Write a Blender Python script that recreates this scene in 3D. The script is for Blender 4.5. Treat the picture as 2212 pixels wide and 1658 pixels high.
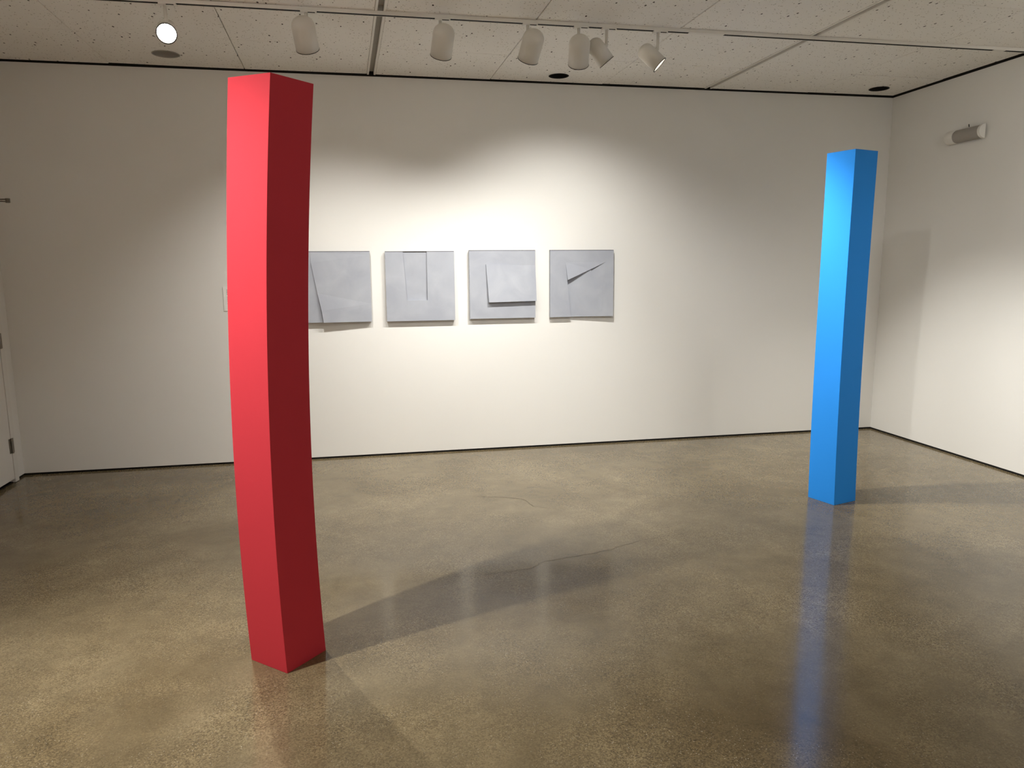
import bpy, bmesh, math, random
from mathutils import Vector, Matrix

for o in list(bpy.data.objects):
    bpy.data.objects.remove(o, do_unlink=True)
SC = bpy.context.scene
COL = SC.collection
random.seed(7)
R = math.radians

# ------------------------------------------------------------------ camera
CAM_H = 1.55
cam_d = bpy.data.cameras.new('camera')
cam = bpy.data.objects.new('camera', cam_d)
COL.objects.link(cam)
yaw, pit, rol = 0.193956267, -0.156821236, -0.00773959824
fwd = Vector((math.sin(yaw) * math.cos(pit), math.cos(yaw) * math.cos(pit), math.sin(pit)))
right = Vector((math.cos(yaw), -math.sin(yaw), 0))
up = right.cross(fwd)
r2 = right * math.cos(rol) + up * math.sin(rol)
u2 = -right * math.sin(rol) + up * math.cos(rol)
m3 = Matrix((r2, u2, -fwd)).transposed()
cam.matrix_world = Matrix.Translation((0, 0, CAM_H)) @ m3.to_4x4()
cam_d.sensor_fit = 'HORIZONTAL'
cam_d.sensor_width = 36.0
cam_d.lens = 1589.157 / 2212 * 36.0
cam_d.clip_start = 0.02
SC.camera = cam

# ------------------------------------------------------------------ world, exposure
w = bpy.data.worlds.new('world')
SC.world = w
w.use_nodes = True
w.node_tree.nodes['Background'].inputs[0].default_value = (0.0, 0.0, 0.0, 1)
w.node_tree.nodes['Background'].inputs[1].default_value = 0.0
SC.view_settings.view_transform = 'Standard'
SC.view_settings.look = 'None'
SC.view_settings.gamma = 1.0
SC.view_settings.use_curve_mapping = False
SC.view_settings.exposure = 0.40
SC.cycles.use_denoising = True
SC.cycles.max_bounces = 6
SC.cycles.diffuse_bounces = 5
SC.cycles.glossy_bounces = 3
SC.cycles.use_adaptive_sampling = True
SC.cycles.adaptive_threshold = 0.12
SC.cycles.adaptive_min_samples = 20
SC.cycles.caustics_reflective = False
SC.cycles.caustics_refractive = False
SC.cycles.sample_clamp_indirect = 6.0

# light from seen and inferred track lamps, plus added unseen fill lamps:
# pivot on track (x, y), the point aimed at, cone degrees, blend, watts, can radius, can length
WARM = (1.0, 0.982, 0.940)
TRACK_Y, TRACK2_Y, FILL_TRACK_Y = 4.65, 2.36, 0.35
LAMPS = [
    # track in view
    dict(x=-1.034, y=TRACK_Y, aim=(-0.62, 2.60, 0.9), look=(-0.46, 1.4, 1.35), drop=.078, cone=68, blend=0.8, w=170, r=0.054, L=0.165,
         label='lit white track light far left, its glowing mouth facing the viewer'),
    dict(x=-0.276, y=TRACK_Y, aim=(-0.20, 6.11, 0.15), look=(-0.02, 6.11, 1.20), soft=.016, drop=.088, cone=102, blend=1.0, w=76, r=0.066, L=0.185,
         label='white domed track light right above the red column'),
    dict(x=0.495, y=TRACK_Y, aim=(0.28, 6.11, 0.10), look=(0.30, 6.11, 1.15), soft=.016, drop=.090, cone=98, blend=1.0, w=46, r=0.064, L=0.185,
         label='white domed track light just right of the wide ceiling slot'),
    dict(x=1.028, y=TRACK_Y, aim=(0.62, 6.11, 0.05), look=(0.72, 6.11, 1.15), soft=.016, drop=.090, cone=95, blend=1.0, w=46, r=0.064, L=0.185,
         label='white domed track light leaning left, next to the upright can'),
    dict(x=1.350, y=TRACK_Y, aim=(1.64, 6.11, 0.40), look=(1.66, 6.11, 1.35), soft=.016, cone=112, blend=1.0, w=112, r=0.064, L=0.185,
         label='upright white domed track light overlapping the small tilted one'),
    dict(x=1.530, y=TRACK_Y + .012, drop=.097, aim=(2.93, 4.66, 1.25), cone=60, blend=0.9, w=280, r=0.053, L=0.165,
         label='small tilted white track light tucked behind the upright can'),
    dict(x=1.868, y=TRACK_Y, aim=(2.92, 4.27, 1.86), cone=48, blend=1.0, w=70, r=0.053, L=0.165,
         label='rightmost white track light, tilted with its lit inside showing'),
    # second track above the viewer, out of the frame
    dict(x=-1.40, y=TRACK2_Y, aim=(-0.28, 2.85, 0.25), cone=90, blend=1.0, w=222, r=0.054, L=0.165,
         label='white track light over the viewer aimed at the red column'),
    dict(x=0.98, y=TRACK2_Y - 0.1, aim=(2.75, 4.05, 0.35), cone=84, blend=1.0, w=140, r=0.054, L=0.165,
         label='white track light over the viewer aimed at the blue column'),
    dict(x=3.3, y=TRACK2_Y, aim=(4.69, 3.4, 1.75), cone=120, blend=1.0, w=58, r=0.064, L=0.185,  # added fill lamp, lifts the ambient light on the right
         label='added fill lamp over the viewer aimed at the side wall'),
    dict(x=1.55, y=TRACK2_Y, aim=(1.0, 5.65, 0.0), cone=58, blend=1.0, w=118, r=0.064, L=0.185,  # added fill lamp, brightens the lower back wall and nearby floor
         label='added fill lamp over the viewer aimed at the foot of the back wall'),
    # added fill lamps out of view, washing unseen walls for ambient light
    dict(x=-1.8, y=TRACK2_Y, aim=(-2.62, 2.0, 1.9), cone=88, blend=0.9, w=270, r=0.064, L=0.185,
         label='added fill lamp over the viewer aimed at the left wall'),
    dict(x=-0.2, y=FILL_TRACK_Y, aim=(-0.4, -2.2, 1.5), cone=110, blend=0.9, w=62, r=0.064, L=0.185,
         label='added fill lamp behind the viewer aimed left of centre'),
    dict(x=1.4, y=FILL_TRACK_Y, aim=(1.6, -2.2, 1.5), cone=110, blend=0.9, w=62, r=0.064, L=0.185,
         label='added fill lamp behind the viewer aimed right of centre'),
    dict(x=3.3, y=FILL_TRACK_Y, aim=(4.69, -0.2, 1.4), cone=110, blend=0.9, w=150, r=0.064, L=0.185,
         label='added fill lamp behind the viewer aimed at the right wall'),
]

# ------------------------------------------------------------------ room measures
XL, XR, YB, YF, ZC = -2.627, 4.697, 6.110, -2.2, 3.034

# ------------------------------------------------------------------ helpers
def prop(o, label=None, cat=None, group=None, kind=None):
    if label: o['label'] = label
    if cat: o['category'] = cat
    if group: o['group'] = group
    if kind: o['kind'] = kind
    return o

def obj(name, bm_or_me, mat, parent=None, smooth=False):
    if isinstance(bm_or_me, bmesh.types.BMesh):
        me = bpy.data.meshes.new(name)
        bmesh.ops.recalc_face_normals(bm_or_me, faces=bm_or_me.faces[:])
        bm_or_me.to_mesh(me); bm_or_me.free()
        if mat: me.materials.append(mat)
        if smooth:
            for p in me.polygons: p.use_smooth = True
    else:
        me = bm_or_me
    o = bpy.data.objects.new(name, me)
    COL.objects.link(o)
    if parent: o.parent = parent
    return o

def empty(name, loc=(0, 0, 0)):
    o = bpy.data.objects.new(name, None)
    o.empty_display_size = 0.05
    COL.objects.link(o)
    o.location = loc
    return o

def box(bm, x0, x1, y0, y1, z0, z1):
    vs = [bm.verts.new((x, y, z)) for z in (z0, z1) for y in (y0, y1) for x in (x0, x1)]
    for f in ((0, 1, 3, 2), (4, 5, 7, 6), (0, 1, 5, 4), (1, 3, 7, 5), (3, 2, 6, 7), (2, 0, 4, 6)):
        bm.faces.new([vs[i] for i in f])
    return vs

def boxm(*a):
    bm = bmesh.new(); box(bm, *a); return bm

def bevel(bm, w, seg=2):
    bmesh.ops.bevel(bm, geom=bm.edges[:], offset=w, segments=seg, affect='EDGES', profile=0.5)
    return bm

def lathe(bm, prof, axis_o, axis_d, n=40, cap0=False, cap1=False):
    d = Vector(axis_d).normalized()
    a = d.orthogonal().normalized(); b = d.cross(a)
    o = Vector(axis_o)
    rings = []
    for (t, r) in prof:
        if r < 1e-6:
            rings.append([bm.verts.new(o + d * t)])
        else:
            rings.append([bm.verts.new(o + d * t + (a * math.cos(2 * math.pi * k / n) + b * math.sin(2 * math.pi * k / n)) * r) for k in range(n)])
    for p, q in zip(rings[:-1], rings[1:]):
        for k in range(n):
            k2 = (k + 1) % n
            if len(p) == 1: bm.faces.new((p[0], q[k], q[k2]))
            elif len(q) == 1: bm.faces.new((p[k], p[k2], q[0]))
            else: bm.faces.new((p[k], p[k2], q[k2], q[k]))
    if cap0 and len(rings[0]) > 1: bm.faces.new(rings[0])
    if cap1 and len(rings[-1]) > 1: bm.faces.new(rings[-1])
    return bm

def tube(bm, pts, r, n=8):
    pts = [Vector(p) for p in pts]
    rings = []
    for i, p in enumerate(pts):
        d = (pts[min(i + 1, len(pts) - 1)] - pts[max(i - 1, 0)]).normalized()
        a = d.orthogonal().normalized(); b = d.cross(a)
        if rings:
            pa = (rings[-1][0].co - pts[i - 1])
            a = (pa - d * pa.dot(d)).normalized(); b = d.cross(a)
        rings.append([bm.verts.new(p + (a * math.cos(2 * math.pi * k / n) + b * math.sin(2 * math.pi * k / n)) * r) for k in range(n)])
    for p, q in zip(rings[:-1], rings[1:]):
        for k in range(n):
            bm.faces.new((p[k], p[(k + 1) % n], q[(k + 1) % n], q[k]))
    bm.faces.new(rings[0]); bm.faces.new(rings[-1])
    return bm

def prism(bm, poly, zfun, z1):
    """poly: (x,y) list; lower z from zfun(x,y) or number, upper z1"""
    lo = [bm.verts.new((x, y, zfun(x, y) if callable(zfun) else zfun)) for x, y in poly]
    hi = [bm.verts.new((x, y, z1)) for x, y in poly]
    n = len(poly)
    bm.faces.new(lo); bm.faces.new(hi)
    for k in range(n):
        bm.faces.new((lo[k], lo[(k + 1) % n], hi[(k + 1) % n], hi[k]))
    return bm

# ------------------------------------------------------------------ materials
def new_mat(name):
    m = bpy.data.materials.new(name); m.use_nodes = True
    nt = m.node_tree
    return m, nt, nt.nodes['Principled BSDF']

def N(nt, t, **kw):
    n = nt.nodes.new(t)
    for k, v in kw.items():
        if hasattr(n, k): setattr(n, k, v)
    return n

def plain(name, rgb, rough=0.5, spec=0.5, metal=0.0, grain=0.0, gscale=60.0, bump=0.0, bscale=300.0):
    m, nt, b = new_mat(name)
    b.inputs['Roughness'].default_value = rough
    b.inputs['Specular IOR Level'].default_value = spec
    b.inputs['Metallic'].default_value = metal
    b.inputs['Base Color'].default_value = (*rgb, 1)
    tc = N(nt, 'ShaderNodeTexCoord')
    if grain > 0:
        nz = N(nt, 'ShaderNodeTexNoise'); nz.inputs['Scale'].default_value = gscale; nz.inputs['Detail'].default_value = 5
        nt.links.new(tc.outputs['Object'], nz.inputs['Vector'])
        mx = N(nt, 'ShaderNodeMix', data_type='RGBA')
        mx.inputs['A'].default_value = (*[c * (1 - grain) for c in rgb], 1)
        mx.inputs['B'].default_value = (*[min(1, c * (1 + grain)) for c in rgb], 1)
        nt.links.new(nz.outputs['Fac'], mx.inputs['Factor'])
        nt.links.new(mx.outputs['Result'], b.inputs['Base Color'])
    if bump > 0:
        n2 = N(nt, 'ShaderNodeTexNoise'); n2.inputs['Scale'].default_value = bscale; n2.inputs['Detail'].default_value = 3
        nt.links.new(tc.outputs['Object'], n2.inputs['Vector'])
        bp = N(nt, 'ShaderNodeBump'); bp.inputs['Strength'].default_value = bump; bp.inputs['Distance'].default_value = 0.002
        nt.links.new(n2.outputs['Fac'], bp.inputs['Height'])
        nt.links.new(bp.outputs['Normal'], b.inputs['Normal'])
    return m

M = {}
M['wall'] = plain('wall_paint', (0.80, 0.785, 0.745), 0.75, 0.25, grain=0.012, gscale=1.5, bump=0.06, bscale=260)
M['white_metal'] = plain('white_enamel', (0.74, 0.71, 0.65), 0.38, 0.45, grain=0.01)
M['track'] = plain('track_white', (0.82, 0.79, 0.74), 0.4, 0.4, grain=0.01)
M['black'] = plain('black_void', (0.012, 0.011, 0.010), 0.7, 0.2, grain=0.1)
M['slotgrey'] = plain('slot_grey', (0.36, 0.34, 0.30), 0.7, 0.3, grain=0.05)
M['hinge'] = plain('brushed_steel', (0.26, 0.235, 0.195), 0.38, 0.5, metal=0.8, grain=0.06, gscale=200)
M['door'] = plain('door_paint', (0.76, 0.74, 0.70), 0.5, 0.4, grain=0.015, gscale=3, bump=0.04)
M['red'] = plain('red_lacquer', (0.57, 0.044, 0.060), 0.5, 0.06, grain=0.012, gscale=2, bump=0.02, bscale=700)
M['blue'] = plain('blue_lacquer', (0.026, 0.240, 0.72), 0.5, 0.06, grain=0.012, gscale=2, bump=0.02, bscale=700)
M['paper'] = plain('label_card', (0.86, 0.84, 0.80), 0.7, 0.2, grain=0.01)
M['ink'] = plain('label_ink', (0.10, 0.09, 0.09), 0.7, 0.2, grain=0.05)
M['grille'] = plain('speaker_grille', (0.36, 0.335, 0.30), 0.7, 0.3, grain=0.15, gscale=400, bump=0.3, bscale=500)
M['plastic'] = plain('white_plastic', (0.80, 0.78, 0.73), 0.45, 0.4, grain=0.01)
M['crack'] = plain('crack_dark', (0.055, 0.043, 0.028), 0.8, 0.1, grain=0.2)

def art_mat():
    m, nt, b = new_mat('grey_relief_paint')
    tc = N(nt, 'ShaderNodeTexCoord')
    nz = N(nt, 'ShaderNodeTexNoise'); nz.inputs['Scale'].default_value = 5.5; nz.inputs['Detail'].default_value = 6; nz.inputs['Distortion'].default_value = 0.6
    nt.links.new(tc.outputs['Object'], nz.inputs['Vector'])
    cr = N(nt, 'ShaderNodeValToRGB')
    cr.color_ramp.elements[0].position = 0.35; cr.color_ramp.elements[0].color = (0.355, 0.37, 0.415, 1)
    cr.color_ramp.elements[1].position = 0.72; cr.color_ramp.elements[1].color = (0.415, 0.432, 0.47, 1)
    nt.links.new(nz.outputs['Fac'], cr.inputs['Fac'])
    nt.links.new(cr.outputs['Color'], b.inputs['Base Color'])
    b.inputs['Roughness'].default_value = 0.6
    b.inputs['Specular IOR Level'].default_value = 0.3
    n2 = N(nt, 'ShaderNodeTexNoise'); n2.inputs['Scale'].default_value = 90; n2.inputs['Detail'].default_value = 5
    nt.links.new(tc.outputs['Object'], n2.inputs['Vector'])
    bp = N(nt, 'ShaderNodeBump'); bp.inputs['Strength'].default_value = 0.12; bp.inputs['Distance'].default_value = 0.002
    nt.links.new(n2.outputs['Fac'], bp.inputs['Height']); nt.links.new(bp.outputs['Normal'], b.inputs['Normal'])
    return m
M['art'] = art_mat()
M['topstrip'] = plain('dark_top_strip', (0.07, 0.068, 0.075), 0.7, 0.2, grain=0.05)
M['bronze'] = plain('dark_bronze', (0.12, 0.10, 0.075), 0.4, 0.5, metal=0.6, grain=0.08, gscale=150)

def tile_mat():
    m, nt, b = new_mat('fissured_tile')
    tc = N(nt, 'ShaderNodeTexCoord')
    base = (0.89, 0.865, 0.82)
    # long fissure pits, inner shade painted as dark colour: stretched voronoi, only inside noise patches
    mp = N(nt, 'ShaderNodeMapping'); mp.inputs['Scale'].default_value = (26, 13, 1); mp.inputs['Rotation'].default_value = (0, 0, 0.5)
    nt.links.new(tc.outputs['Object'], mp.inputs['Vector'])
    v1 = N(nt, 'ShaderNodeTexVoronoi'); v1.inputs['Scale'].default_value = 1.0
    nt.links.new(mp.outputs['Vector'], v1.inputs['Vector'])
    sep = N(nt, 'ShaderNodeSeparateColor'); nt.links.new(v1.outputs['Color'], sep.inputs['Color'])
    rad = N(nt, 'ShaderNodeMapRange'); rad.inputs['From Min'].default_value = 0.35; rad.inputs['From Max'].default_value = 1.0
    rad.inputs['To Min'].default_value = 0.0; rad.inputs['To Max'].default_value = 0.17
    nt.links.new(sep.outputs['Red'], rad.inputs['Value'])
    lt = N(nt, 'ShaderNodeMath', operation='LESS_THAN')
    nt.links.new(v1.outputs['Distance'], lt.inputs[0]); nt.links.new(rad.outputs['Result'], lt.inputs[1])
    # fine pin pricks, their shade painted as a brown tone
    v2 = N(nt, 'ShaderNodeTexVoronoi'); v2.inputs['Scale'].default_value = 75
    nt.links.new(tc.outputs['Object'], v2.inputs['Vector'])
    s2 = N(nt, 'ShaderNodeSeparateColor'); nt.links.new(v2.outputs['Color'], s2.inputs['Color'])
    r2_ = N(nt, 'ShaderNodeMapRange'); r2_.inputs['From Min'].default_value = 0.45; r2_.inputs['To Max'].default_value = 0.34
    nt.links.new(s2.outputs['Green'], r2_.inputs['Value'])
    l2 = N(nt, 'ShaderNodeMath', operation='LESS_THAN')
    nt.links.new(v2.outputs['Distance'], l2.inputs[0]); nt.links.new(r2_.outputs['Result'], l2.inputs[1])
    mx = N(nt, 'ShaderNodeMix', data_type='RGBA')
    mx.inputs['A'].default_value = (*base, 1); mx.inputs['B'].default_value = (0.46, 0.42, 0.36, 1)
    nt.links.new(l2.outputs[0], mx.inputs['Factor'])
    m2 = N(nt, 'ShaderNodeMix', data_type='RGBA')
    m2.inputs['B'].default_value = (0.07, 0.06, 0.05, 1)
    nt.links.new(mx.outputs['Result'], m2.inputs['A']); nt.links.new(lt.outputs[0], m2.inputs['Factor'])
    nt.links.new(m2.outputs['Result'], b.inputs['Base Color'])
    b.inputs['Roughness'].default_value = 0.9; b.inputs['Specular IOR Level'].default_value = 0.1
    nz = N(nt, 'ShaderNodeTexNoise'); nz.inputs['Scale'].default_value = 140; nz.inputs['Detail'].default_value = 4
    nt.links.new(tc.outputs['Object'], nz.inputs['Vector'])
    bp = N(nt, 'ShaderNodeBump'); bp.inputs['Strength'].default_value = 0.25; bp.inputs['Distance'].default_value = 0.002
    nt.links.new(nz.outputs['Fac'], bp.inputs['Height']); nt.links.new(bp.outputs['Normal'], b.inputs['Normal'])
    return m
M['tile'] = tile_mat()

def floor_mat():
    m, nt, b = new_mat('polished_concrete')
    L = nt.links.new
    tc = N(nt, 'ShaderNodeTexCoord')
    def noise(scale, detail=5, rough=0.55, dist=0.0):
        n = N(nt, 'ShaderNodeTexNoise'); n.inputs['Scale'].default_value = scale; n.inputs['Detail'].default_value = detail
        n.inputs['Roughness'].default_value = rough; n.inputs['Distortion'].default_value = dist
        L(tc.outputs['Object'], n.inputs['Vector']); return n
    def ramp(src, p0, p1, c0=(0, 0, 0, 1), c1=(1, 1, 1, 1)):
        r = N(nt, 'ShaderNodeValToRGB'); e = r.color_ramp.elements
        e[0].position = p0; e[0].color = c0; e[1].position = p1; e[1].color = c1
        L(src, r.inputs['Fac']); return r
    big = noise(0.8, 3, 0.6, 0.4)
    col = ramp(big.outputs['Fac'], 0.30, 0.72, (0.118, 0.087, 0.043, 1), (0.234, 0.189, 0.114, 1))
    mid = noise(7, 4, 0.65, 0.3)
    mr = ramp(mid.outputs['Fac'], 0.30, 0.75, (0.82, 0.82, 0.82, 1), (1.14, 1.14, 1.14, 1))
    mul = N(nt, 'ShaderNodeMix', data_type='RGBA', blend_type='MULTIPLY'); mul.inputs['Factor'].default_value = 1.0
    L(col.outputs['Color'], mul.inputs['A']); L(mr.outputs['Color'], mul.inputs['B'])
    # fine sand: exposed where the grind went deep
    expo = noise(1.6, 3, 0.6, 0.5)
    er = ramp(expo.outputs['Fac'], 0.38, 0.62)
    v = N(nt, 'ShaderNodeTexVoronoi'); v.inputs['Scale'].default_value = 210; L(tc.outputs['Object'], v.inputs['Vector'])
    sv = N(nt, 'ShaderNodeSeparateColor'); L(v.outputs['Color'], sv.inputs['Color'])
    gr = ramp(sv.outputs['Red'], 0.0, 1.0, (0.55, 0.53, 0.50, 1), (1.52, 1.50, 1.46, 1))
    ef = N(nt, 'ShaderNodeMapRange'); ef.inputs['To Min'].default_value = 0.22; ef.inputs['To Max'].default_value = 0.85
    L(er.outputs['Color'], ef.inputs['Value'])
    m2 = N(nt, 'ShaderNodeMix', data_type='RGBA', blend_type='MULTIPLY')
    L(ef.outputs['Result'], m2.inputs['Factor']); L(mul.outputs['Result'], m2.inputs['A']); L(gr.outputs['Color'], m2.inputs['B'])
    # sparse dark and light chips
    v3 = N(nt, 'ShaderNodeTexVoronoi'); v3.inputs['Scale'].default_value = 140; L(tc.outputs['Object'], v3.inputs['Vector'])
    s3 = N(nt, 'ShaderNodeSeparateColor'); L(v3.outputs['Color'], s3.inputs['Color'])
    def chip(ch, lo, maxr):
        a = N(nt, 'ShaderNodeMapRange'); a.inputs['From Min'].default_value = lo; a.inputs['From Max'].default_value = 1; a.inputs['To Max'].default_value = maxr
        L(s3.outputs[ch], a.inputs['Value'])
        c = N(nt, 'ShaderNodeMath', operation='LESS_THAN'); L(v3.outputs['Distance'], c.inputs[0]); L(a.outputs['Result'], c.inputs[1])
        return c
    dk = chip('Green', 0.50, 0.45); lg = chip('Blue', 0.86, 0.27)
    dke = N(nt, 'ShaderNodeMath', operation='MULTIPLY'); L(dk.outputs[0], dke.inputs[0]); L(ef.outputs['Result'], dke.inputs[1])
    lge = N(nt, 'ShaderNodeMath', operation='MULTIPLY'); L(lg.outputs[0], lge.inputs[0]); L(ef.outputs['Result'], lge.inputs[1])
    m3_ = N(nt, 'ShaderNodeMix', data_type='RGBA'); m3_.inputs['B'].default_value = (0.075, 0.058, 0.036, 1)
    L(dke.outputs[0], m3_.inputs['Factor']); L(m2.outputs['Result'], m3_.inputs['A'])
    m4 = N(nt, 'ShaderNodeMix', data_type='RGBA'); m4.inputs['B'].default_value = (0.42, 0.375, 0.29, 1)
    L(lge.outputs[0], m4.inputs['Factor']); L(m3_.outputs['Result'], m4.inputs['A'])
    L(m4.outputs['Result'], b.inputs['Base Color'])
    rr = N(nt, 'ShaderNodeMapRange'); rr.inputs['To Min'].default_value = 0.09; rr.inputs['To Max'].default_value = 0.16
    L(mid.outputs['Fac'], rr.inputs['Value']); L(rr.outputs['Result'], b.inputs['Roughness'])
    b.inputs['Specular IOR Level'].default_value = 0.45
    bp = N(nt, 'ShaderNodeBump'); bp.inputs['Strength'].default_value = 0.05; bp.inputs['Distance'].default_value = 0.0006
    L(sv.outputs['Red'], bp.inputs['Height']); L(bp.outputs['Normal'], b.inputs['Normal'])
    return m
M['floor'] = floor_mat()

def emis(name, rgb, s):
    m, nt, b = new_mat(name)
    b.inputs['Base Color'].default_value = (0.9, 0.88, 0.82, 1)
    b.inputs['Emission Color'].default_value = (*rgb, 1)
    b.inputs['Emission Strength'].default_value = s
    m.cycles.emission_sampling = 'NONE'
    return m
M['lens'] = emis('lamp_lens', (1.0, 0.93, 0.82), 9.0)

# ------------------------------------------------------------------ floor
fl = prop(obj('floor', boxm(XL - .15, XR + .15, YF - .15, YB + .15, -.1, 0), M['floor']), kind='structure',
          label='polished speckled concrete floor')
def crack(pts, wdt):
    bm = bmesh.new(); rnd = random.Random(len(pts) * 31 + int(pts[0][0] * 100))
    fine = []
    for (a, b) in zip(pts[:-1], pts[1:]):
        for k in range(6):
            t = k / 6
            fine.append((a[0] + (b[0] - a[0]) * t + rnd.uniform(-.006, .006), a[1] + (b[1] - a[1]) * t + rnd.uniform(-.008, .008)))
    fine.append(pts[-1])
    n = len(fine); prev = None
    for i, p in enumerate(fine):
        d = Vector((fine[min(i + 1, n - 1)][0] - fine[max(i - 1, 0)][0], fine[min(i + 1, n - 1)][1] - fine[max(i - 1, 0)][1])).normalized()
        hw = wdt * (0.35 + 0.65 * math.sin(math.pi * (i + .3) / n)) * rnd.uniform(.5, 1.1) / 2
        nn = Vector((-d.y, d.x)) * hw
        pr = (bm.verts.new((p[0] + nn.x, p[1] + nn.y, 0.0003)), bm.verts.new((p[0] - nn.x, p[1] - nn.y, 0.0003)))
        if prev: bm.faces.new((prev[0], pr[0], pr[1], prev[1]))
        prev = pr
    return obj('crack', bm, M['crack'], fl)
CR = [[(0.36, 3.53), (0.60, 3.53), (0.80, 3.56), (0.86, 3.62), (1.05, 3.66), (1.25, 3.70), (1.45, 3.79), (1.66, 3.85), (2.02, 3.87)],
      [(0.66, 4.83), (0.85, 4.78), (0.99, 4.70), (1.03, 4.54), (1.19, 4.43)],
      [(-0.18, 2.93), (-0.07, 3.03), (-0.06, 2.92)],
      [(-0.9, 4.2), (-0.6, 4.27), (-0.45, 4.3)]]
for c, wd in zip(CR, (.0032, .0048, .0014, .0025)): crack(c, wd)

# ------------------------------------------------------------------ walls
GAP = 0.016
def wall(name, a, lab):
    return prop(obj(name, boxm(*a), M['wall']), kind='structure', label=lab)
ZT = ZC + .12
wall('wall_back', (XL - .15, XR + .15, YB, YB + .15, GAP, ZT), 'white painted back wall with the grey panels')
wall('wall_right', (XR, XR + .15, YF, YB - .0005, GAP, ZT), 'white painted right wall behind the blue column')
wall('wall_front', (XL - .15, XR + .15, YF - .15, YF, GAP, ZT), 'white wall behind the viewer')
DY0, DY1 = 4.98, 5.955          # door opening on the left wall
bmw = bmesh.new()
box(bmw, XL - .15, XL, DY1, YB - .0005, GAP, ZT)
box(bmw, XL - .15, XL, YF, DY0, GAP, ZT)
box(bmw, XL - .15, XL, DY0, DY1, 2.12, ZT)
prop(obj('wall_left', bmw, M['wall']), kind='structure', label='white left wall around the door')
def bb(name, a):  # black strips, shade of the gap under the walls painted in
    prop(obj(name, boxm(*a), M['black']), kind='structure', label='black strip as the dark of the gap at the wall foot')
bb('gap_shade_back', (XL - .1, XR + .1, YB + .006, YB + .05, 0, GAP))
bb('gap_shade_right', (XR + .006, XR + .05, YF, YB + .0, 0, GAP))
bb('gap_shade_front', (XL - .1, XR + .1, YF - .05, YF - .006, 0, GAP))
bml = bmesh.new()
box(bml, XL - .05, XL - .006, DY1 + .002, YB, 0, GAP); box(bml, XL - .05, XL - .006, YF, DY0 - .002, 0, GAP)
prop(obj('gap_shade_left', bml, M['black']), kind='structure', label='black strip as the dark of the gap at the left wall foot')

# door in the left wall, at the back corner
dr = prop(empty('door_1', (XL, (DY0 + DY1) / 2, 0)), kind='structure', label='white door with steel hinges at the far left')
def dpart(name, bm, mat, par=None):
    o = obj(name, bm, mat)
    o.parent = dr if par is None else par
    if par is None: o.matrix_parent_inverse = Matrix.Translation(-Vector(dr.location))
    return o
bmf = bmesh.new()
box(bmf, XL - .10, XL + .022, DY1 - .045, DY1 + .012, .004, 2.14)
box(bmf, XL - .10, XL + .022, DY0 - .012, DY0 + .045, .004, 2.14)
box(bmf, XL - .10, XL + .022, DY0 + .045, DY1 - .045, 2.085, 2.14)
dpart('door_frame', bmf, M['door'])
leaf = dpart('door_leaf', bevel(boxm(XL - .028, XL + .018, DY0 + .048, DY1 - .048, .030, 2.082), .002), M['door'])
dpart('door_threshold', boxm(XL - .12, XL + .002, DY0 + .045, DY1 - .045, 0, .008), M['black'])
for z in (0.28, 1.055, 1.83):
    bm = bmesh.new()
    lathe(bm, [(-.056, .0075), (.056, .0075)], (XL + .026, DY1 - .0465, z), (0, 0, 1), 14, True, True)
    box(bm, XL + .0185, XL + .0215, DY1 - .078, DY1 - .05, z - .054, z + .054)
    box(bm, XL + .0222, XL + .0252, DY1 - .044, DY1 - .018, z - .054, z + .054)
    dpart('hinge', bm, M['hinge'])
bm = bmesh.new(); box(bm, XL + .020, XL + .075, 5.22, 5.50, 1.955, 2.02); bevel(bm, .006)
dpart('closer_body', bm, M['hinge'])
def flatbar(p, q, hw, hh):
    bm = bmesh.new(); p = Vector(p); q = Vector(q); d = (q - p).normalized(); s = d.cross(Vector((0, 0, 1))).normalized()
    vs = []
    for c in (p, q):
        for (a, b_) in ((-1, -1), (1, -1), (1, 1), (-1, 1)): vs.append(bm.verts.new(c + s * a * hw + Vector((0, 0, b_ * hh))))
    for f in ((0, 1, 2, 3), (4, 5, 6, 7), (0, 1, 5, 4), (1, 2, 6, 5), (2, 3, 7, 6), (3, 0, 4, 7)): bm.faces.new([vs[i] for i in f])
    return bm
EL = (-2.185, 5.27, 1.990)
dpart('closer_arm', flatbar((XL + .05, 5.36, 1.998), (EL[0], EL[1], 1.998), .010, .003), M['bronze'])
dpart('closer_arm', flatbar((XL + .022, 5.08, 1.984), (EL[0], EL[1], 1.984), .010, .003), M['bronze'])
bm = bmesh.new(); lathe(bm, [(-.013, .0), (-.013, .013), (.013, .013), (.013, 0)], EL, (0, 0, 1), 16)
dpart('closer_elbow', bm, M['bronze'])

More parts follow.
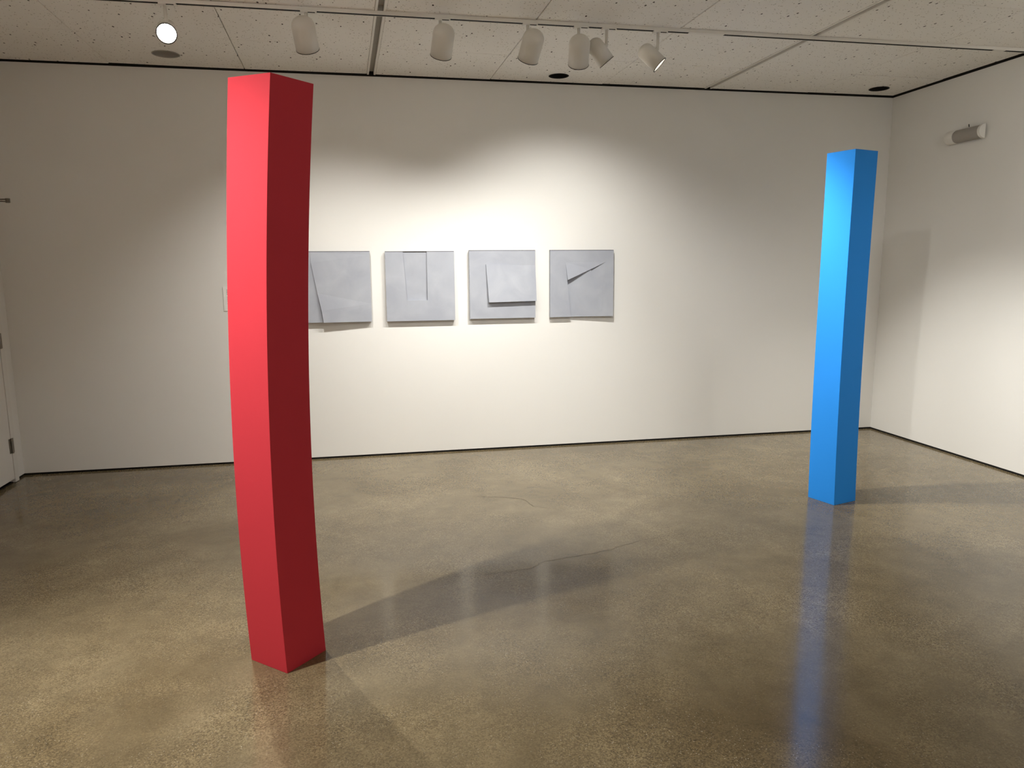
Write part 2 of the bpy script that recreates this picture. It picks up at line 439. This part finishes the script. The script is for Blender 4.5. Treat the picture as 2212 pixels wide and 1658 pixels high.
# ------------------------------------------------------------------ ceiling of rotated tiles
TH = R(1.6); E1 = Vector((math.cos(TH), math.sin(TH))); E2 = Vector((-math.sin(TH), math.cos(TH))); OG = Vector((0.125, 5.375))
TU, TV, SLOT = 0.9335, 0.757, 0.033        # pitch across, pitch in depth, half width of a wide slot
ceil = prop(obj('ceiling', boxm(XL - .15, XR + .15, YF - .15, YB + .15, ZT, ZT + .08), M['black']), kind='structure',
            label='ceiling of fissured white tiles')
def g2w(u, v): p = OG + E1 * u + E2 * v; return (p.x, p.y)
def clip(poly, x0, x1, y0, y1):
    def cut(ps, ins, inter):
        out = []
        for i in range(len(ps)):
            a, b_ = ps[i - 1], ps[i]
            if ins(b_):
                if not ins(a): out.append(inter(a, b_))
                out.append(b_)
            elif ins(a): out.append(inter(a, b_))
        return out
    def ix(x): return lambda a, b_: (x, a[1] + (b_[1] - a[1]) * (x - a[0]) / (b_[0] - a[0]))
    def iy(y): return lambda a, b_: (a[0] + (b_[0] - a[0]) * (y - a[1]) / (b_[1] - a[1]), y)
    for ins, it in ((lambda p: p[0] >= x0, ix(x0)), (lambda p: p[0] <= x1, ix(x1)), (lambda p: p[1] >= y0, iy(y0)), (lambda p: p[1] <= y1, iy(y1))):
        if not poly: return []
        poly = cut(poly, ins, it)
    return poly
RV = 0.020
CLIP = (XL + RV, XR - RV, YF + RV, YB - RV)
HOLES = [(-1.302, 5.776, .088), (1.553, 5.900, .076), (4.372, 5.871, .078)]
def inside(poly, x, y):
    s = []
    for i in range(len(poly)):
        a, b_ = poly[i - 1], poly[i]
        s.append((b_[0] - a[0]) * (y - a[1]) - (b_[1] - a[1]) * (x - a[0]))
    return all(k > 0 for k in s) or all(k < 0 for k in s)
def shrink(poly, d):
    cx = sum(p[0] for p in poly) / len(poly); cy = sum(p[1] for p in poly) / len(poly)
    return [(cx + (p[0] - cx) * (1 - d / max(.05, abs(p[0] - cx))), cy + (p[1] - cy) * (1 - d / max(.05, abs(p[1] - cy)))) for p in poly]
def tile_mesh(poly, hole):
    bm = bmesh.new(); bot = 0.0; top = .018; ch = .0035
    if hole is None:
        inner = shrink(poly, ch)
        lo = [bm.verts.new((x, y, bot)) for x, y in inner]
        md = [bm.verts.new((x, y, bot + ch)) for x, y in poly]
        hi = [bm.verts.new((x, y, top)) for x, y in poly]
        n = len(poly); bm.faces.new(lo); bm.faces.new(hi)
        for a, b_ in ((lo, md), (md, hi)):
            for k in range(n): bm.faces.new((a[k], a[(k + 1) % n], b_[(k + 1) % n], b_[k]))
    else:
        hx, hy, hr = hole
        angs = sorted([2 * math.pi * k / 40 for k in range(40)] + [math.atan2(p[1] - hy, p[0] - hx) % (2 * math.pi) for p in poly])
        out = []
        for a in angs:
            d = Vector((math.cos(a), math.sin(a))); best = None
            for i in range(len(poly)):
                p, q = Vector(poly[i - 1]), Vector(poly[i]); e = q - p
                den = d.x * e.y - d.y * e.x
                if abs(den) < 1e-9: continue
                t = ((p.x - hx) * e.y - (p.y - hy) * e.x) / den; s = ((p.x - hx) * d.y - (p.y - hy) * d.x) / den
                if t > 0 and -1e-4 <= s <= 1.0001 and (best is None or t < best): best = t
            out.append((hx + d.x * best, hy + d.y * best))
        inn = [(hx + math.cos(a) * hr, hy + math.sin(a) * hr) for a in angs]
        n = len(angs)
        ol = [bm.verts.new((x, y, bot)) for x, y in out]; oh = [bm.verts.new((x, y, top)) for x, y in out]
        il = [bm.verts.new((x, y, bot)) for x, y in inn]; ih = [bm.verts.new((x, y, top)) for x, y in inn]
        for k in range(n):
            j = (k + 1) % n
            for q in ((ol[k], ol[j], il[j], il[k]), (oh[k], oh[j], ih[j], ih[k]), (ol[k], ol[j], oh[j], oh[k]), (il[k], il[j], ih[j], ih[k])): bm.faces.new(q)
    return bm
rt = random.Random(3)
GP = 0.0024
shared = None
for i in range(-4, 6):
    for j in range(-12, 2):
        u0 = i * TU + (SLOT if i % 3 == 0 else GP); u1 = (i + 1) * TU - (SLOT if (i + 1) % 3 == 0 else GP)
        v0 = j * TV + GP; v1 = (j + 1) * TV - GP
        full = [g2w(u0, v0), g2w(u1, v0), g2w(u1, v1), g2w(u0, v1)]
        poly = clip(full, *CLIP)
        if len(poly) < 3: continue
        xs = [p[0] for p in poly]; ys = [p[1] for p in poly]
        if max(xs) - min(xs) < .03 or max(ys) - min(ys) < .03: continue
        hole = next((h for h in HOLES if inside(poly, h[0], h[1])), None)
        cx, cy = sum(xs) / len(xs), sum(ys) / len(ys)
        loc = [(x - cx, y - cy) for x, y in poly]
        bm = tile_mesh(loc, None if hole is None else (hole[0] - cx, hole[1] - cy, hole[2]))
        t = obj('ceiling_tile', bm, M['tile'], ceil)
        t.location = (cx, cy, ZC + rt.uniform(-.0015, .0030))
        t.rotation_euler = (rt.uniform(-.0032, .0032), rt.uniform(-.0026, .0026), 0)
# wide slots between every third tile: white flanges and a grey channel
for s in (-3, 0, 3):
    for k, (du0, du1, z0, z1, mt, nm) in enumerate(((-SLOT + .001, -SLOT + .015, ZC - .003, ZC + .020, 'track', 'slot_flange'),
                                                   (SLOT - .015, SLOT - .001, ZC - .003, ZC + .020, 'track', 'slot_flange'),
                                                   (-SLOT + .015, SLOT - .015, ZC + .022, ZC + .028, 'slotgrey', 'slot_channel'))):
        va, vb = -11.4, .78
        poly = clip([g2w(s * TU + du0, va), g2w(s * TU + du1, va), g2w(s * TU + du1, vb), g2w(s * TU + du0, vb)], *CLIP)
        if len(poly) < 3: continue
        bm = bmesh.new(); prism(bm, poly, z0, z1); obj(nm, bm, M[mt], ceil)
# fine grid bars behind the joints between tiles
for i in range(-4, 7):
    if i % 3 == 0: continue
    poly = clip([g2w(i * TU - .012, -11.4), g2w(i * TU + .012, -11.4), g2w(i * TU + .012, .78), g2w(i * TU - .012, .78)], *CLIP)
    if len(poly) > 2:
        bm = bmesh.new(); prism(bm, poly, ZC + .021, ZC + .028); obj('grid_bar', bm, M['slotgrey'], ceil)
for j in range(-11, 2):
    poly = clip([g2w(-4.2, j * TV - .012), g2w(6.0, j * TV - .012), g2w(6.0, j * TV + .012), g2w(-4.2, j * TV + .012)], *CLIP)
    if len(poly) > 2:
        bm = bmesh.new(); prism(bm, poly, ZC + .0212, ZC + .0275); obj('grid_bar', bm, M['slotgrey'], ceil)
# shadow gap where wall and ceiling meet, put in as black strips
for nm, a in (('shadow_strip_1', (XL, XR, YB - .0016, YB - .0002, ZC - .011, ZC + .03)), ('shadow_strip_2', (XR - .0016, XR - .0002, YF, YB - .002, ZC - .011, ZC + .03)),
              ('shadow_strip_3', (XL + .0002, XL + .0016, YF, YB - .002, ZC - .011, ZC + .03))):
    prop(obj(nm, boxm(*a), M['black']), kind='structure', label='thin black strip as the shadow gap under the ceiling edge')
# recessed downlights (off)
for (hx, hy, hr), lb in zip(HOLES, ('unlit round recessed downlight just below the lit lamp', 'dark round recessed downlight over the right grey panels',
                                    'dark round recessed downlight in the far right corner')):
    e = prop(empty('recessed_downlight', (hx, hy, ZC)), lb, 'downlight', 'recessed downlights in the ceiling')
    bm = bmesh.new(); lathe(bm, [(-.0006, hr + .004), (-.0022, hr + .001), (-.0016, hr - .003), (.004, hr - .004), (.016, hr - .004)], (0, 0, 0), (0, 0, 1), 48)
    obj('trim_ring', bm, M['slotgrey'] if hx < 0 else M['black'], e, True)
    bm = bmesh.new(); lathe(bm, [(.016, hr - .004), (.085, hr * .82), (.085, 0)], (0, 0, 0), (0, 0, 1), 48)
    obj('inner_can', bm, M['slotgrey'] if hx < 0 else M['black'], e, True)

# ------------------------------------------------------------------ lighting tracks
ZTB = ZC - .022
def track(y, x0, x1, joins, label):
    e = prop(empty('lighting_track', ((x0 + x1) / 2, y, ZC)), label, 'light track')
    inv = Matrix.Translation(-Vector(e.location))
    def P(name, bm, mt):
        o = obj(name, bm, M[mt], e); o.matrix_parent_inverse = inv; return o
    cuts = [x0] + [c for j in joins for c in j] + [x1]
    for a, b_ in zip(cuts[0::2], cuts[1::2]):
        bm = bmesh.new()
        box(bm, a, b_, y - .0185, y - .0135, ZTB, ZC - .002); box(bm, a, b_, y + .0145, y + .0185, ZTB, ZC - .002)
        box(bm, a, b_, y - .0135, y + .0145, ZC - .006, ZC - .002)
        P('track_rail', bm, 'track')
        bm = bmesh.new(); box(bm, a + .001, b_ - .001, y - .0134, y + .0144, ZTB + .0012, ZC - .0062); P('track_slot', bm, 'black')
    for a, b_ in joins:
        bm = bmesh.new(); box(bm, a, b_, y - .0190, y + .0190, ZTB - .001, ZC - .002); P('track_joiner', bevel(bm, .002), 'track')
track(TRACK_Y, XL + .02, XR - .012, [(2.075, 2.315), (4.335, 4.425)], 'white lighting track running along the ceiling carrying the cans')
track(TRACK2_Y, XL + .02, XR - .012, [], 'white lighting track on the ceiling above the viewer')
track(FILL_TRACK_Y, XL + .02, XR - .012, [], 'added track on the ceiling behind the viewer for the fill lamps')  # added out of view, only carries fill lamps

def track_light(d):
    x, y, r, L = d['x'], min((TRACK_Y, TRACK2_Y, FILL_TRACK_Y), key=lambda t: abs(t - d['y'])), d['r'], d['L']
    e = prop(empty('track_light', (x, y, ZTB)), d['label'], 'track light', 'white can lights on the ceiling track')
    inv = Matrix.Translation(-Vector(e.location))
    def P(name, bm, mt, smooth=False, par=None):
        o = obj(name, bm, M[mt], par or e, smooth)
        if par is None: o.matrix_parent_inverse = inv
        return o
    bm = bmesh.new(); box(bm, x - .032, x + .060, y - .0190, y + .0190, ZTB - .010, ZTB + .001); P('adapter', bevel(bm, .002), 'track')
    bm = bmesh.new(); box(bm, x + .010, x + .050, y - .0225, y - .0185, ZTB - .0125, ZTB - .0090); P('lever', bm, 'black')
    dp = d.get('drop', .101); piv = Vector((x, y, ZTB - dp))
    aim = Vector(d['aim']); ax = (Vector(d.get('look', d['aim'])) - piv).normalized()
    nrm = (Vector((0, 0, 1)) - ax * ax.z).normalized()
    c0 = piv - nrm * (r + .010)                       # point on the can's axis beside the pivot
    back = c0 - ax * (L * .52)                        # dome apex
    P('stem', lathe(bmesh.new(), [(0, .0095), (-dp + .001, .0095), (-dp - .006, .006)], (x, y, ZTB - .006), (0, 0, 1), 16, True, True), 'white_metal', True)
    P('knuckle', lathe(bmesh.new(), [(-.006, 0), (-.006, .013), (.014, .013), (.014, 0)], piv - nrm * .014, nrm, 16), 'white_metal', True)
    dome = [(r * .86 * (1 - math.cos(a)), r * math.sin(a)) for a in [math.pi / 2 * k / 12 for k in range(13)]]
    prof = dome + [(L, r)]
    ins = [(L, r - .003), (L - .03, r - .004)]
    P('can', lathe(bmesh.new(), prof + ins, back, ax, 48), 'white_metal', True)
    P('rim', lathe(bmesh.new(), [(L - .0005, r + .0008), (L + .0022, r + .0008), (L + .0022, r - .004), (L - .0005, r - .004), (L - .0005, r + .0008)], back, ax, 48), 'black')
    P('lens', lathe(bmesh.new(), [(L - .016, r - .0045), (L - .012, r * .6), (L - .011, 0)], back, ax, 40), 'lens', True)
    ld = bpy.data.lights.new('spot_light', 'SPOT')
    ld.energy = d['w']; ld.color = d.get('col', WARM); ld.spot_size = R(d['cone']); ld.spot_blend = d['blend']; ld.shadow_soft_size = d.get('soft', .028)
    lo = bpy.data.objects.new('lamp_beam', ld); COL.objects.link(lo)
    pos = back + ax * (L + .006)
    q = (pos - aim).to_track_quat('Z', 'Y')
    lo.matrix_world = Matrix.Translation(pos) @ q.to_matrix().to_4x4()
    d['pos'] = pos
    return e
for d in LAMPS: track_light(d)

# ------------------------------------------------------------------ bowed columns
def column(name, q, mat, label):
    x0, y0, a, b_, th, Zt = q[:6]; cxs, cys = q[6:9], q[9:12]; tw, gx, gy = q[12:15]
    base = Vector((x0, y0, 0)); bm = bmesh.new(); rings = []; n = 48
    for k in range(n + 1):
        u = k / n; z = Zt * u
        tx = sum(c * u ** (i + 1) for i, c in enumerate(cxs)); ty = sum(c * u ** (i + 1) for i, c in enumerate(cys))
        t = th + tw * u
        e1 = Vector((math.cos(t), math.sin(t))); e2 = Vector((-math.sin(t), math.cos(t)))
        ring = []
        for o in (e2 * b_, Vector((0, 0)), e1 * a, e1 * a + e2 * b_):
            ring.append(bm.verts.new((tx + o.x, ty + o.y, z + u * (gx * o.x + gy * o.y))))
        rings.append(ring)
    for p, qn in zip(rings[:-1], rings[1:]):
        for k in range(4): bm.faces.new((p[k], p[(k + 1) % 4], qn[(k + 1) % 4], qn[k]))
    bm.faces.new(rings[0]); bm.faces.new(rings[-1])
    bmesh.ops.recalc_face_normals(bm, faces=bm.faces[:])
    sharp = [e for e in bm.edges if len(e.link_faces) == 2 and e.calc_face_angle(0) > .6]
    bmesh.ops.bevel(bm, geom=sharp, offset=.0012, segments=2, affect='EDGES', profile=.5)
    o = obj(name, bm, mat); o.location = base
    return prop(o, label, 'sculpture', 'bowed square columns')
column('column_sculpture', [-0.3538, 2.7673, 0.2057, 0.2049, 0.8375, 2.2048, -0.1058, 0.1747, -0.0022, 0.0211, 0.05, -0.123, 0.0402, -0.0178, 0.0445],
       M['red'], 'tall bowed square red column standing on the floor in front')
column('column_sculpture', [2.9487, 4.1298, .208, .207, .2919, 2.2476, .1787, -.1149, -.0559, .3367, -.2804, -.0387, 0, 0, 0],
       M['blue'], 'tall bowed square blue column near the right corner')

# ------------------------------------------------------------------ grey relief panels on the back wall
SZ = 0.556; BACK = 0.012; FACE = 0.044      # gap behind, distance of the plain face from the wall
def relief(x0, zb, label, polys, sz=SZ):
    e = prop(empty('relief_panel', (x0 + sz / 2, YB, zb)), label, 'artwork', 'grey relief panels on the back wall')
    inv = Matrix.Translation(-Vector(e.location))
    for nm, pl in polys:
        bm = bmesh.new()
        for poly in pl:
            f = [bm.verts.new((x0 + u * sz, YB - FACE - h, zb + v * sz)) for u, v, h in poly]
            bk = [bm.verts.new((x0 + u * sz, YB - BACK, zb + v * sz)) for u, v, h in poly]
            n = len(poly)
            if n > 3: 
                c = (sum(p[0] for p in poly) / n, sum(p[1] for p in poly) / n, sum(p[2] for p in poly) / n)
                flat = max(abs(p[2] - poly[0][2]) for p in poly) < 1e-6
                if flat: bm.faces.new(f)
                else: bmesh.ops.triangulate(bm, faces=[bm.faces.new(f)])
            else: bm.faces.new(f)
            bm.faces.new(bk)
            for k in range(n): bm.faces.new((f[k], f[(k + 1) % n], bk[(k + 1) % n], bk[k]))
        o = obj(nm, bm, M['art'], e); o.matrix_parent_inverse = inv
    bm = bmesh.new()
    m_ = .05
    box(bm, x0 + m_, x0 + sz - m_, YB - BACK - .001, YB, zb + sz - .14, zb + sz - .06)
    o = obj('hanging_cleat', bm, M['paper'], e); o.matrix_parent_inverse = inv
    o = obj('top_strip', boxm(x0, x0 + sz, YB - FACE + .004, YB - BACK, zb + sz, zb + sz + .0045), M['topstrip'], e); o.matrix_parent_inverse = inv  # thin dark strip along the top of the panel
    return e
# 1: right part stands proud of a slanting cut, most at the bottom
relief(-0.515, 1.128, 'leftmost grey relief panel half hidden behind the red column', [
    ('base_panel', [[(0, 0, 0), (.32, 0, 0), (.25, .42, 0), (.178, .845, 0), (.178, 1, 0), (0, 1, 0)]]),
    ('raised_flap', [[(.178, .845, .008), (.25, .42, .016), (1, .955, 0)], [(.178, .845, .008), (1, .955, 0), (1, 1, 0), (.178, 1, 0)],
                     [(.25, .42, .016), (.298, .17, .026), (1, .26, 0), (1, .955, 0)], [(.298, .17, .026), (.32, 0, .027), (1, 0, 0), (1, .26, 0)]])])
# 2: tapering recess let in from the top
relief(0.162, 1.126, 'second grey relief panel with a tapering recess cut from its top', [
    ('base_panel', [[(0, 0, 0), (.297, 0, 0), (.297, .30, 0), (.256, 1, 0), (0, 1, 0)], [(.297, 0, 0), (.60, 0, 0), (.60, .30, 0), (.297, .30, 0)],
                    [(.60, 0, 0), (1, 0, 0), (1, 1, 0), (.60, 1, 0)]]),
    ('recess', [[(.297, .30, -.020), (.60, .30, -.020), (.60, 1, -.011), (.256, 1, -.011)]])])
# 3: square flap lifting at its lower edge
relief(0.842, 1.132, 'third grey relief panel with a square flap lifted along its bottom', [
    ('base_panel', [[(0, 0, 0), (.28, 0, 0), (.28, .243, 0), (.246, .80, 0), (.246, 1, 0), (0, 1, 0)],
                    [(.28, 0, 0), (1, 0, 0), (1, .255, 0), (.28, .243, 0)], [(.246, .80, 0), (.80, .785, 0), (1, .785, 0), (1, 1, 0), (.246, 1, 0)]]),
    ('lifted_flap', [[(.246, .80, .010), (.28, .243, .038), (.80, .785, .001)], [(.28, .243, .038), (1.005, .255, .036), (.80, .785, .001)],
                     [(1.005, .255, .036), (1.0, .785, 0), (.80, .785, .001)]])])
# 4: slanting slit in two steps, the lower part sunk at its left
relief(1.526, 1.132, 'rightmost grey relief panel with a slanting dark slit', [
    ('base_panel', [[(0, 0, 0), (.326, 0, 0), (.267, .56, 0), (.237, .826, 0), (.237, 1, 0), (0, 1, 0)],
                    [(.237, .826, 0), (.874, .826, 0), (1, .826, 0), (1, 1, 0), (.237, 1, 0)]]),
    ('lifted_flap', [[(.237, .826, .0), (.267, .56, .022), (.637, .72, .005)], [(.237, .826, 0), (.637, .72, .005), (.874, .826, 0)]]),
    ('sunk_panel', [[(.326, 0, -.019), (.80, 0, -.001), (.637, .72, -.002), (.267, .56, -.019)], [(.637, .72, -.014), (.80, 0, -.001), (1, 0, .006), (1, .826, .002), (.874, .826, 0)]])])

# ------------------------------------------------------------------ wall label card
e = prop(empty('wall_label', (-0.99, YB, 1.23)), 'small white text card on the wall left of the red column', 'wall label')
inv = Matrix.Translation(-Vector(e.location))
o = obj('card', boxm(-1.092, -.885, YB - .006, YB, 1.232, 1.420), M['paper'], e); o.matrix_parent_inverse = inv
for z, x1 in ((1.392, -.95), (1.380, -.98), (1.370, -.94), (1.358, -.94), (1.336, -.93), (1.322, -.93), (1.308, -.95), (1.286, -.94)):
    bm = bmesh.new(); x = -1.064; rr = random.Random(int(z * 1000))
    while x < x1:
        wd = rr.uniform(.008, .024); box(bm, x, x + wd, YB - .0064, YB - .0058, z, z + .0045); x += wd + .005
    o = obj('text_line', bm, M['ink'], e); o.matrix_parent_inverse = inv

# ------------------------------------------------------------------ loudspeaker on the right wall
e = prop(empty('wall_speaker', (XR, 5.19, 2.50)), 'small grey half-round speaker with white end caps on the right wall', 'speaker')
inv = Matrix.Translation(-Vector(e.location))
def SP(nm, bm, mt, sm=False):
    o = obj(nm, bm, M[mt], e, sm); o.matrix_parent_inverse = inv; return o
def half(y0, y1, ra, bulge=0.0, n=20, depth=1.0):
    bm = bmesh.new(); cz = 2.552; cx = XR - .022
    rs = []
    for y in (y0, y1):
        ring = [bm.verts.new((cx - math.sin(math.pi * k / n) * ra * depth, y, cz - math.cos(math.pi * k / n) * ra)) for k in range(n + 1)]
        rs.append(ring)
    for k in range(n): bm.faces.new((rs[0][k], rs[0][k + 1], rs[1][k + 1], rs[1][k]))
    bm.faces.new((rs[0][n], rs[0][0], rs[1][0], rs[1][n])); bm.faces.new(rs[0]); bm.faces.new(rs[1])
    return bm
SP('grille', half(5.045, 5.295, .050, depth=1.0), 'grille')
SP('end_cap', half(5.297, 5.375, .053, depth=1.05), 'plastic')
SP('end_cap', half(5.022, 5.044, .053, depth=1.05), 'plastic')
SP('wall_bracket', boxm(XR - .024, XR, 5.12, 5.26, 2.53, 2.575), 'plastic')
SP('cable', tube(bmesh.new(), [(XR - .001, 5.21, 2.62), (XR - .012, 5.20, 2.628), (XR - .03, 5.18, 2.626), (XR - .035, 5.17, 2.605)], .003), 'black', True)
